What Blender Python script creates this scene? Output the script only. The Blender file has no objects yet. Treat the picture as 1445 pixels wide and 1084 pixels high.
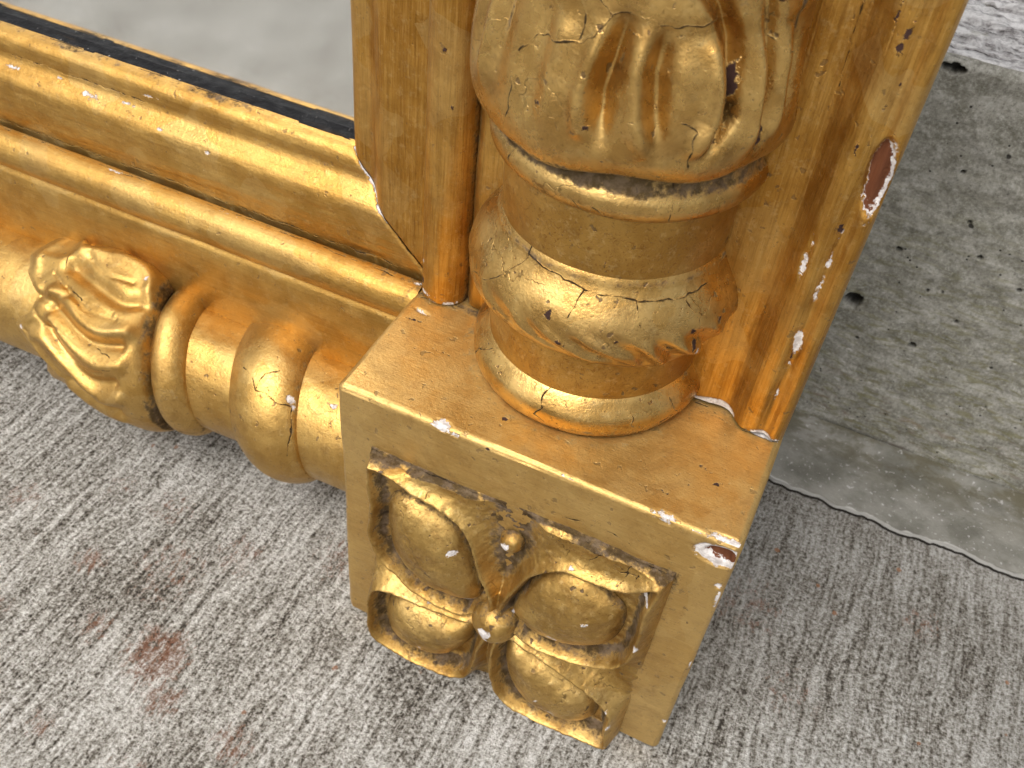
import bpy, math
import numpy as np

S = 0.13            # one working unit = width of the corner block = 13 cm
H = 0.967           # height of the corner block
C = bpy.context.scene.collection
scn = bpy.context.scene

# ------------------------------------------------------------------ camera
def B(p):           # working axes (X right, Y up, Z out of the frame) -> Blender metres
    p = np.asarray(p, float)
    return np.stack([p[..., 0]*S, -p[..., 2]*S, p[..., 1]*S], -1)

def rod(r):
    r = np.array(r); t = np.linalg.norm(r); k = r/t
    K = np.array([[0, -k[2], k[1]], [k[2], 0, -k[0]], [-k[1], k[0], 0]])
    return np.eye(3) + np.sin(t)*K + (1-np.cos(t))*K@K

Rc = rod([-2.32704352, -0.311368548, 0.468083314])
tc = np.array([-0.415796549, -0.000117149, 2.29612493])
cam_pos = -Rc.T @ tc
from mathutils import Matrix, Vector
cd = bpy.data.cameras.new('camera'); cam = bpy.data.objects.new('camera', cd); C.objects.link(cam)
ax = [Rc[0], -Rc[1], -Rc[2]]
bx = [np.array([a[0], -a[2], a[1]]) for a in ax]
M = Matrix(((bx[0][0], bx[1][0], bx[2][0], 0), (bx[0][1], bx[1][1], bx[2][1], 0),
            (bx[0][2], bx[1][2], bx[2][2], 0), (0, 0, 0, 1)))
M.translation = Vector(B(cam_pos))
cam.matrix_world = M
cd.sensor_width = 36; cd.lens = 36*1371.27/1445
cd.clip_start = 0.01; cd.clip_end = 500
cd.dof.use_dof = True; cd.dof.focus_distance = 2.15*S; cd.dof.aperture_fstop = 30
scn.camera = cam

# ------------------------------------------------------------------ sky and sun (bright overcast)
SUN_EL, SUN_AZ = math.radians(58), math.radians(197)   # azimuth: sky rotation, from +Y clockwise
w = bpy.data.worlds.new('World'); scn.world = w; w.use_nodes = True
nt = w.node_tree; nt.nodes.clear()
sky = nt.nodes.new('ShaderNodeTexSky'); sky.sky_type = 'NISHITA'; sky.sun_disc = False
sky.sun_elevation = SUN_EL; sky.sun_rotation = SUN_AZ
sky.air_density = 1.0; sky.dust_density = 6.0; sky.ozone_density = 0.6
hsv = nt.nodes.new('ShaderNodeHueSaturation'); hsv.inputs['Saturation'].default_value = 0.22
bg = nt.nodes.new('ShaderNodeBackground'); bg.inputs[1].default_value = 0.15
wo = nt.nodes.new('ShaderNodeOutputWorld')
nt.links.new(sky.outputs[0], hsv.inputs['Color']); nt.links.new(hsv.outputs[0], bg.inputs[0])
nt.links.new(bg.outputs[0], wo.inputs[0])
sd = bpy.data.lights.new('sun', 'SUN'); sd.energy = 0.5; sd.angle = math.radians(36); sd.color = (1, .96, .9)
sun = bpy.data.objects.new('sun', sd); C.objects.link(sun)
sdir = Vector((math.sin(SUN_AZ)*math.cos(SUN_EL), math.cos(SUN_AZ)*math.cos(SUN_EL), math.sin(SUN_EL)))
sun.rotation_euler = sdir.to_track_quat('Z', 'Y').to_euler()
sun.location = sdir*3
scn.view_settings.view_transform = 'Standard'; scn.view_settings.look = 'None'
scn.cycles.max_bounces = 8; scn.cycles.glossy_bounces = 3; scn.cycles.diffuse_bounces = 3
scn.cycles.use_adaptive_sampling = True; scn.cycles.adaptive_threshold = 0.03
scn.view_settings.exposure = 0.4; scn.view_settings.gamma = 1.0

# ------------------------------------------------------------------ numpy helpers
def _h(i, j, k):
    n = (i*374761393 + j*668265263 + k*2147483647 + 1013904223) & 0xffffffff
    n = ((n ^ (n >> 13))*1274126177) & 0xffffffff
    n = (n ^ (n >> 16)) & 0xffffffff
    return n/4294967295.0*2-1

def vnoise(x, y, z=None):
    x = np.asarray(x, float); y = np.asarray(y, float)
    z = np.zeros_like(x+y) if z is None else np.asarray(z, float)
    x, y, z = np.broadcast_arrays(x, y, z)
    i, j, k = [np.floor(a).astype(np.int64) for a in (x, y, z)]
    u, v, q = x-i, y-j, z-k
    u, v, q = [a*a*(3-2*a) for a in (u, v, q)]
    r = 0
    for a in (0, 1):
        for b in (0, 1):
            for c in (0, 1):
                r = r + _h(i+a, j+b, k+c)*(u if a else 1-u)*(v if b else 1-v)*(q if c else 1-q)
    return r

def fbm(x, y, z=None, o=3):
    r = 0; a = 1.0; f = 1.0
    for n in range(o):
        r = r + a*vnoise(x*f+17*n, y*f-9*n, None if z is None else z*f+5*n); a *= .5; f *= 2.03
    return r

def sstep(a, b, x):
    t = np.clip((x-a)/(b-a), 0, 1); return t*t*(3-2*t)

def polydist(x, y, pts):
    d = np.full(np.broadcast(x, y).shape, 1e9)
    for (x0, y0), (x1, y1) in zip(pts[:-1], pts[1:]):
        dx, dy = x1-x0, y1-y0; L = dx*dx+dy*dy+1e-12
        t = np.clip(((x-x0)*dx+(y-y0)*dy)/L, 0, 1)
        d = np.minimum(d, np.hypot(x-x0-t*dx, y-y0-t*dy))
    return d

def crom(pts, n=16, closed=False):
    p = np.array(pts, float); N = len(p); out = []
    rng = range(N) if closed else range(N-1)
    for i in rng:
        if closed: a, b, c, d = p[(i-1) % N], p[i], p[(i+1) % N], p[(i+2) % N]
        else: a, b, c, d = p[max(i-1, 0)], p[i], p[i+1], p[min(i+2, N-1)]
        for t in np.arange(n)/n:
            out.append(.5*((2*b)+(-a+c)*t+(2*a-5*b+4*c-d)*t*t+(-a+3*b-3*c+d)*t**3))
    if not closed: out.append(p[-1])
    return np.array(out)

def resample(poly, n):
    s = np.r_[0, np.cumsum(np.hypot(*np.diff(poly, axis=0).T))]
    t = np.linspace(0, s[-1], n)
    return np.stack([np.interp(t, s, poly[:, 0]), np.interp(t, s, poly[:, 1])], 1)

def inside(x, y, poly):
    r = np.zeros(np.broadcast(x, y).shape, bool)
    x0, y0 = poly[-1]
    for x1, y1 in poly:
        c = ((y1 > y) != (y0 > y)) & (x < (x0-x1)*(y-y1)/((y0-y1) if y0 != y1 else 1e-12)+x1)
        r ^= c; x0, y0 = x1, y1
    return r

CL = 0.03           # clamp of the stored chip and crack fields
def chips(x, y, lst):
    """lst of (cx, cy, a, b, rot): returns clamped inside-distance field, 0 far away, CL on the outline"""
    r = np.zeros(np.broadcast(x, y).shape)
    for cx, cy, a, b, rot in lst:
        c, s = math.cos(rot), math.sin(rot)
        u = (x-cx)*c+(y-cy)*s; v = -(x-cx)*s+(y-cy)*c
        sd_ = (1-np.hypot(u/a, v/b))*min(a, b)*(1+.5*vnoise(x*30+3, y*30))
        r = np.maximum(r, np.clip(sd_+CL, 0, 2*CL))
    return r

def cracks(x, y, lst, jit=.006, fr=28.0):
    xx = x+jit*vnoise(x*fr, y*fr)+jit*.5*vnoise(x*fr*2.7, y*fr*2.7+3)
    yy = y+jit*vnoise(x*fr+31, y*fr+7)+jit*.5*vnoise(x*fr*2.7-11, y*fr*2.7+3)
    d = np.full(np.broadcast(x, y).shape, 1.0)
    for p in lst: d = np.minimum(d, polydist(xx, yy, p))
    return np.clip(CL-d, 0, CL)

def grid_mesh(name, P, mats, parent=None, attrs=None, close_u=False, close_v=False, mask=None, flip=False, origin=(0, 0, 0)):
    """P: (nu,nv,3) working coordinates -> one smooth-shaded mesh object"""
    nu, nv = P.shape[:2]
    co = (B(P)-B(np.array(origin, float))).reshape(-1, 3)
    I = np.arange(nu*nv).reshape(nu, nv)
    iu = np.arange(nu if close_u else nu-1); iv = np.arange(nv if close_v else nv-1)
    a = I[np.ix_(iu, iv)]; b = I[np.ix_((iu+1) % nu, iv)]
    c = I[np.ix_((iu+1) % nu, (iv+1) % nv)]; d = I[np.ix_(iu, (iv+1) % nv)]
    q = np.stack([a, d, c, b] if flip else [a, b, c, d], -1).reshape(-1, 4)
    if mask is not None:
        q = q[mask.reshape(-1)[q].all(1)]
    return raw_mesh(name, co, q, mats, parent, attrs)

def raw_mesh(name, co, q, mat, parent=None, attrs=None):
    me = bpy.data.meshes.new(name)
    me.vertices.add(len(co)); me.vertices.foreach_set('co', np.ascontiguousarray(co, np.float32).ravel())
    k = q.shape[1]
    me.loops.add(q.size); me.loops.foreach_set('vertex_index', np.ascontiguousarray(q, np.int32).ravel())
    me.polygons.add(len(q))
    me.polygons.foreach_set('loop_start', np.arange(0, q.size, k, dtype=np.int32))
    me.polygons.foreach_set('loop_total', np.full(len(q), k, np.int32))
    me.polygons.foreach_set('use_smooth', np.ones(len(q), bool))
    me.update(calc_edges=True); me.validate()
    for n, arr in (attrs or {}).items():
        at = me.attributes.new(n, 'FLOAT', 'POINT')
        at.data.foreach_set('value', np.ascontiguousarray(np.asarray(arr).reshape(-1), np.float32))
    if mat is not None: me.materials.append(mat)
    o = bpy.data.objects.new(name, me); C.objects.link(o)
    if parent is not None: o.parent = parent
    return o

# ------------------------------------------------------------------ node helpers
class NT:
    def __init__(self, name):
        self.m = bpy.data.materials.new(name); self.m.use_nodes = True
        self.t = self.m.node_tree; self.t.nodes.clear()
        self.out = self.t.nodes.new('ShaderNodeOutputMaterial')
        self.b = self.t.nodes.new('ShaderNodeBsdfPrincipled')
        self.t.links.new(self.b.outputs[0], self.out.inputs[0])
        tcn = self.t.nodes.new('ShaderNodeTexCoord'); self.oc = tcn.outputs['Object']
        self.co = self.vm('SCALE', self.oc, scale=1/S)
    def link(self, a, b): self.t.links.new(a, b)
    def setin(self, sock, v):
        if hasattr(v, 'is_output') or isinstance(v, bpy.types.NodeSocket): self.link(v, sock)
        else: sock.default_value = v
    def vm(self, op, a, b=None, scale=None):
        n = self.t.nodes.new('ShaderNodeVectorMath'); n.operation = op
        self.setin(n.inputs[0], a)
        if b is not None: self.setin(n.inputs[1], b)
        if scale is not None: self.setin(n.inputs['Scale'], scale)
        return n.outputs['Value'] if op in ('LENGTH', 'DISTANCE', 'DOT_PRODUCT') else n.outputs[0]
    def ma(self, op, a, b=None, c=None, clamp=False):
        n = self.t.nodes.new('ShaderNodeMath'); n.operation = op; n.use_clamp = clamp
        self.setin(n.inputs[0], a)
        if b is not None: self.setin(n.inputs[1], b)
        if c is not None: self.setin(n.inputs[2], c)
        return n.outputs[0]
    def noise(self, vec, scale=5., detail=3., rough=.55, dist=0., col=False):
        n = self.t.nodes.new('ShaderNodeTexNoise'); self.setin(n.inputs['Vector'], vec)
        n.inputs['Scale'].default_value = scale; n.inputs['Detail'].default_value = detail
        n.inputs['Roughness'].default_value = rough; n.inputs['Distortion'].default_value = dist
        return n.outputs['Color'] if col else n.outputs['Fac']
    def voro(self, vec, scale, feature='F1', out='Distance', rnd=1.0):
        n = self.t.nodes.new('ShaderNodeTexVoronoi'); n.feature = feature
        self.setin(n.inputs['Vector'], vec); n.inputs['Scale'].default_value = scale
        n.inputs['Randomness'].default_value = rnd
        return n.outputs[out]
    def mr(self, v, a, b, c=0., d=1., smooth=True):
        n = self.t.nodes.new('ShaderNodeMapRange'); n.interpolation_type = 'SMOOTHSTEP' if smooth else 'LINEAR'
        self.setin(n.inputs['Value'], v)
        for k, x in zip(('From Min', 'From Max', 'To Min', 'To Max'), (a, b, c, d)): self.setin(n.inputs[k], x)
        return n.outputs[0]
    def mix(self, f, a, b, blend='MIX'):
        n = self.t.nodes.new('ShaderNodeMix'); n.data_type = 'RGBA'; n.blend_type = blend
        self.setin(n.inputs['Factor'], f)
        for s, v in (('A', a), ('B', b)):
            sk = [i for i in n.inputs if i.name == s and i.type == 'RGBA'][0]
            self.setin(sk, (*v, 1) if isinstance(v, tuple) and len(v) == 3 else v)
        return [o for o in n.outputs if o.type == 'RGBA'][0]
    def attr(self, name):
        n = self.t.nodes.new('ShaderNodeAttribute'); n.attribute_name = name; return n.outputs['Fac']
    def bump(self, h, strength, dist, normal=None):
        n = self.t.nodes.new('ShaderNodeBump'); n.inputs['Strength'].default_value = strength
        n.inputs['Distance'].default_value = dist; self.setin(n.inputs['Height'], h)
        if normal is not None: self.link(normal, n.inputs['Normal'])
        return n.outputs[0]
    def xyz(self, v):
        n = self.t.nodes.new('ShaderNodeSeparateXYZ'); self.link(v, n.inputs[0]); return n.outputs
    def rgb(self, c): return (*c, 1)

def gold(name, light=(.58, .335, .085), deep=(.40, .19, .028), streak=None, streak_amt=.5, rough=.36,
         speck=.5, fibre=0., craq=0., worn=.5, wax=.3, metal=.7, mott=.45):
    n = NT(name); co = n.co
    big = n.noise(co, 3.1, 4, .6, .4)
    mid = n.noise(co, 13, 4, .62)
    fine = n.noise(co, 85, 3, .6)
    col = n.mix(n.mr(n.ma('ADD', n.ma('MULTIPLY', big, .55), n.ma('MULTIPLY', mid, .45)), .36, .66), deep, light)
    h = n.ma('MULTIPLY', fine, .25)
    rg = n.mr(mid, .3, .7, rough-.07, rough+.12)
    if streak is not None:
        sv = n.vm('MULTIPLY', co, streak)
        s1 = n.noise(sv, 1., 4, .65)
        col = n.mix(n.ma('MULTIPLY', n.mr(s1, .47, .63), streak_amt), col, n.mix(.6, deep, (.16, .06, .010)))
        col = n.mix(n.ma('MULTIPLY', n.mr(s1, .46, .28), streak_amt*.6), col, (.72, .46, .16))
        s2 = n.noise(n.vm('MULTIPLY', sv, (2.1, 2.1, 2.1)), 1., 4, .7)
        col = n.mix(n.ma('MULTIPLY', n.mr(s2, .52, .62), streak_amt*.95), col, (.17, .068, .010))
        col = n.mix(n.ma('MULTIPLY', n.mr(s2, .46, .34), streak_amt*.75), col, (.80, .52, .18))
        h = n.ma('ADD', h, n.ma('MULTIPLY', n.ma('ADD', s1, s2), min(.5, streak_amt*1.3)))
    if fibre:
        d = n.noise(n.vm('ADD', co, n.vm('SCALE', n.noise(co, 30, 2, .5, 0, True), scale=.07)), 70, 2, .7, 1.6)
        fm = n.mr(d, .56, .66)
        col = n.mix(n.ma('MULTIPLY', fm, fibre), col, (.22, .085, .012))
        h = n.ma('SUBTRACT', h, n.ma('MULTIPLY', fm, .25*fibre))
    # gilding laid in leaves: faint change of tone where leaves lap
    lv = n.voro(n.vm('ADD', co, n.vm('SCALE', n.noise(co, 9, 2, .5, 0, True), scale=.08)), 5.2, 'F1', 'Color')
    lx = n.xyz(lv)[0]
    col = n.mix(n.ma('MULTIPLY', n.mr(lx, .55, .95), .30), col, (.62, .43, .17))
    # rubbed and mottled surface at several sizes
    m1 = n.noise(co, 24, 6, .75, .3)
    col = n.mix(n.ma('MULTIPLY', n.mr(m1, .50, .70), mott), col, (.24, .115, .028))
    m2 = n.noise(co, 48, 5, .72)
    col = n.mix(n.ma('MULTIPLY', n.mr(m2, .52, .68), mott*.8), col, (.74, .53, .22))
    m3 = n.noise(co, 150, 3, .7)
    col = n.mix(n.ma('MULTIPLY', n.mr(m3, .58, .70), mott*1.1), col, (.17, .075, .02))
    h = n.ma('ADD', h, n.ma('MULTIPLY', n.ma('SUBTRACT', m2, m3), .25))
    # brown wax toning
    wx = n.ma('MULTIPLY', n.mr(n.noise(co, 6.5, 5, .7, .8), .50, .72), wax)
    col = n.mix(wx, col, (.23, .115, .03)); rg = n.ma('ADD', rg, n.ma('MULTIPLY', wx, .18))
    # dark specks and small pits
    sp = n.noise(co, 60, 3, .72)
    spm = n.ma('MULTIPLY', n.mr(sp, .655, .70), speck)
    sp2 = n.voro(n.vm('ADD', co, n.vm('SCALE', n.noise(co, 60, 2, .5, 0, True), scale=.03)), 21, 'F1', 'Distance')
    sel = n.mr(n.xyz(n.voro(co, 21, 'F1', 'Color'))[1], .62, .66)
    sp2m = n.ma('MULTIPLY', n.ma('MULTIPLY', n.mr(sp2, .17, .11), sel), min(1, speck*1.3))
    spk = n.ma('MAXIMUM', spm, sp2m)
    col = n.mix(n.ma('MULTIPLY', spk, .85), col, (.055, .028, .012))
    h = n.ma('SUBTRACT', h, n.ma('MULTIPLY', spk, .5))
    met = n.ma('SUBTRACT', 1.0, n.ma('MULTIPLY', spk, .7))
    # craquelure
    warp = n.vm('ADD', co, n.vm('SCALE', n.noise(co, 14, 3, .6, 0, True), scale=.10))
    if craq:
        e = n.voro(warp, 5.0, 'DISTANCE_TO_EDGE')
        act = n.mr(n.noise(co, 4.3, 2, .5), .50, .56)
        cm = n.ma('MULTIPLY', n.ma('MULTIPLY', n.mr(e, .0065, .002), act), craq)
        e2 = n.voro(warp, 19.0, 'DISTANCE_TO_EDGE')
        act2 = n.mr(n.noise(co, 5.7, 2, .5), .58, .66)
        cm = n.ma('MAXIMUM', cm, n.ma('MULTIPLY', n.ma('MULTIPLY', n.mr(e2, .014, .005), act2), craq*.6))
        col = n.mix(n.ma('MULTIPLY', cm, .8), col, (.05, .028, .012))
        h = n.ma('SUBTRACT', h, n.ma('MULTIPLY', cm, .4))
    # modelled cracks, grime and chips: outlines kept in the mesh, edges broken up by noise
    jag = n.ma('SUBTRACT', n.noise(co, 75, 3, .7), .5)
    jag2 = n.ma('SUBTRACT', n.noise(co, 24, 2, .6), .5)
    jj = n.ma('SUBTRACT', n.ma('ADD', n.ma('MULTIPLY', jag, .020), n.ma('MULTIPLY', jag2, .014)), .0022)
    ck = n.mr(n.ma('ADD', n.attr('crack'), n.ma('ADD', n.ma('MULTIPLY', jag2, .005), n.ma('MULTIPLY', jag, .003))), CL-.0017, CL-.0003)
    col = n.mix(n.ma('MULTIPLY', ck, .95), col, (.010, .006, .004))
    h = n.ma('SUBTRACT', h, n.ma('MULTIPLY', ck, .7))
    gr = n.attr('grime_shade')
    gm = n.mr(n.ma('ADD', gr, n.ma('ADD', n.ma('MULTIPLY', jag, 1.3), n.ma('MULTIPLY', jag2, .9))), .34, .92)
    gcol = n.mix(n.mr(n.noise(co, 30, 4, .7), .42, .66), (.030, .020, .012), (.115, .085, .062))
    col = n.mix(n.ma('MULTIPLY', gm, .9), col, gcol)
    wa = n.ma('ADD', n.attr('chip_white'), jj)
    wm = n.mr(wa, CL-.0016, CL+.0012)
    ba = n.ma('ADD', n.attr('chip_brown'), jj)
    bm = n.mr(ba, CL-.0012, CL+.0010)
    wood = n.mix(n.noise(n.vm('MULTIPLY', co, (60, 60, 6)), 1, 3, .6), (.06, .020, .010), (.20, .075, .034))
    ka = n.ma('ADD', n.attr('chip_dark'), jj)
    km = n.mr(ka, CL-.0012, CL+.0010)
    col = n.mix(wm, col, n.mix(n.mr(n.noise(co, 60, 3, .7), .4, .6), (.70, .66, .63), (.50, .45, .42)))
    col = n.mix(bm, col, wood)
    col = n.mix(km, col, n.mix(mid, (.022, .011, .008), (.075, .042, .036)))
    un = n.ma('MAXIMUM', n.ma('MAXIMUM', n.ma('MAXIMUM', wm, bm), n.ma('MAXIMUM', km, gm)), ck)
    met = n.ma('MULTIPLY', met, n.ma('SUBTRACT', 1.0, un))
    rg = n.mix(un, rg, (.8, .8, .8)) if False else n.ma('ADD', n.ma('MULTIPLY', rg, n.ma('SUBTRACT', 1.0, un)), n.ma('MULTIPLY', un, .8))
    h = n.ma('SUBTRACT', h, n.ma('MULTIPLY', n.ma('MAXIMUM', n.ma('MAXIMUM', wm, bm), km), 1.3))
    h = n.ma('ADD', h, n.ma('MULTIPLY', mid, .5))
    n.link(n.ma('SUBTRACT', .5, n.ma('MULTIPLY', un, .42)), n.b.inputs['Specular IOR Level'])
    met = n.ma('MULTIPLY', met, metal)
    n.link(col, n.b.inputs['Base Color']); n.link(met, n.b.inputs['Metallic']); n.link(rg, n.b.inputs['Roughness'])
    n.link(n.bump(h, .55, .003*S*2), n.b.inputs['Normal'])
    return n.m

G_block = gold('gilt_block', light=(.60, .40, .142), deep=(.51, .31, .092), streak=(6, 110, 110), streak_amt=.10, rough=.40, speck=.45, wax=.30, metal=.74, mott=.28)
G_col = gold('gilt_column', light=(.70, .46, .16), deep=(.45, .25, .065), rough=.25, speck=.7, craq=.6, wax=.45, metal=.94, mott=.45)
G_neck = gold('gilt_neck', light=(.51, .30, .075), deep=(.38, .195, .038), rough=.38, speck=.65, fibre=.5, wax=.40, metal=.86, mott=.45)
G_stile = gold('gilt_stile', light=(.56, .32, .075), deep=(.42, .20, .030), streak=(90, 90, 3.6), streak_amt=.30, rough=.38, speck=.5, wax=.28, metal=.86, mott=.30)
G_rail = gold('gilt_rail', light=(.56, .34, .092), deep=(.44, .235, .048), streak=(3.0, 90, 90), streak_amt=.13, rough=.39, speck=.45, wax=.28, metal=.86, mott=.28)
G_bot = gold('gilt_lower_column', light=(.57, .36, .11), deep=(.44, .25, .062), rough=.35, speck=.55, craq=.25, wax=.40, metal=.86, mott=.36)
G_ros = gold('gilt_rosette', light=(.53, .345, .11), deep=(.37, .21, .05), rough=.38, speck=.9, fibre=.25, craq=.6, wax=.55, metal=.86, mott=.55)

# ------------------------------------------------------------------ setting: pavement and step
def concrete_ground():
    n = NT('broomed_concrete'); co = n.co
    x, y, z = n.xyz(co)
    wob = n.vm('SCALE', n.noise(co, 3.5, 3, .6, 0, True), scale=.05)
    c2 = n.vm('ADD', co, wob)
    s1 = n.noise(n.vm('MULTIPLY', c2, (54, 3.6, 1)), 1, 3, .62)
    s2 = n.noise(n.vm('MULTIPLY', c2, (110, 34, 1)), 1, 3, .68)
    g1 = n.noise(co, 88, 5, .74)
    g2 = n.noise(co, 150, 2, .6)
    big = n.noise(co, 2.2, 4, .6)
    h = n.ma('ADD', n.ma('ADD', n.ma('MULTIPLY', s1, .30), n.ma('MULTIPLY', s2, .20)), n.ma('ADD', n.ma('MULTIPLY', g1, .44), n.ma('MULTIPLY', g2, .22)))
    hh = n.ma('ADD', h, n.ma('MULTIPLY', n.ma('SUBTRACT', big, .5), .16))
    cr = n.t.nodes.new('ShaderNodeValToRGB'); n.link(hh, cr.inputs[0])
    e = cr.color_ramp.elements
    e[0].position = .475; e[0].color = (.045, .038, .030, 1)
    e[1].position = .70; e[1].color = (.86, .845, .81, 1)
    for p, c in ((.52, (.17, .15, .122, 1)), (.56, (.35, .33, .29, 1)), (.60, (.52, .50, .455, 1)), (.645, (.70, .68, .64, 1))):
        k = e.new(p); k.color = c
    col = cr.outputs[0]
    # dirtier, browner concrete in the corner by the step
    dm = n.mr(n.ma('ADD', y, n.ma('MULTIPLY', n.ma('SUBTRACT', big, .5), 1.2)), -.25, .9)
    side = n.mr(x, .2, 1.0)
    col = n.mix(n.ma('MULTIPLY', n.ma('MULTIPLY', dm, side), .62), col, n.mix(.62, col, (.085, .072, .055)))
    # rust
    rs = None
    for cx, cz, r, a in ((-.40, .40, .16, 1.), (-.30, .50, .10, .8), (-.79, .23, .08, .75), (-.05, .52, .10, .7), (-.54, .70, .07, .6), (-1.14, .14, .1, .6),
                         (-.62, .40, .09, .6), (1.10, -.60, .22, .45), (1.64, -.79, .12, .4), (1.30, -.35, .16, .35), (-.40, .0, .14, .5), (-.1, -.15, .16, .6), (1.6, .1, .08, .6), (-.9,-.05,.09,.4), (-.55, .15, .2, .45), (-.25, .75, .14, .6), (-.95, .5, .14, .45), (-.70, -.05, .12, .5)):
        dd = n.vm('DISTANCE', n.vm('MULTIPLY', co, (1, 1, 0)), (cx, -cz, 0))
        m = n.mr(dd, r, r*.15, 0, a)
        rs = m if rs is None else n.ma('MAXIMUM', rs, m)
    rn = n.noise(n.vm('MULTIPLY', c2, (54, 24, 1)), 1, 5, .72)
    rm = n.mr(n.ma('ADD', n.ma('ADD', n.ma('MULTIPLY', rs, .20), n.ma('MULTIPLY', rn, .7)), n.ma('MULTIPLY', g1, .45)), .655, .745)
    lows = n.mr(hh, .68, .52)
    rm = n.ma('MULTIPLY', n.ma('MULTIPLY', rm, n.ma('ADD', n.ma('MULTIPLY', lows, .75), .2)), n.mr(rs, .02, .3))
    col = n.mix(n.ma('MULTIPLY', rm, .9), col, n.mix(g1, (.13, .060, .042), (.34, .16, .085)))
    # scattered orange grains and moss tint
    vg = n.voro(co, 13, 'F1', 'Distance'); vc = n.xyz(n.voro(co, 13, 'F1', 'Color'))
    gm = n.ma('MULTIPLY', n.mr(n.ma('ADD', vg, n.ma('MULTIPLY', n.ma('SUBTRACT', g1, .5), .22)), .13, .09), n.mr(vc[0], .80, .83))
    col = n.mix(n.ma('MULTIPLY', gm, .7), col, (.36, .15, .06))
    n.link(col, n.b.inputs['Base Color']); n.b.inputs['Roughness'].default_value = .92
    n.b.inputs['Specular IOR Level'].default_value = .25
    n.link(n.bump(h, 1.0, .040*S), n.b.inputs['Normal'])
    return n.m

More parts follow.
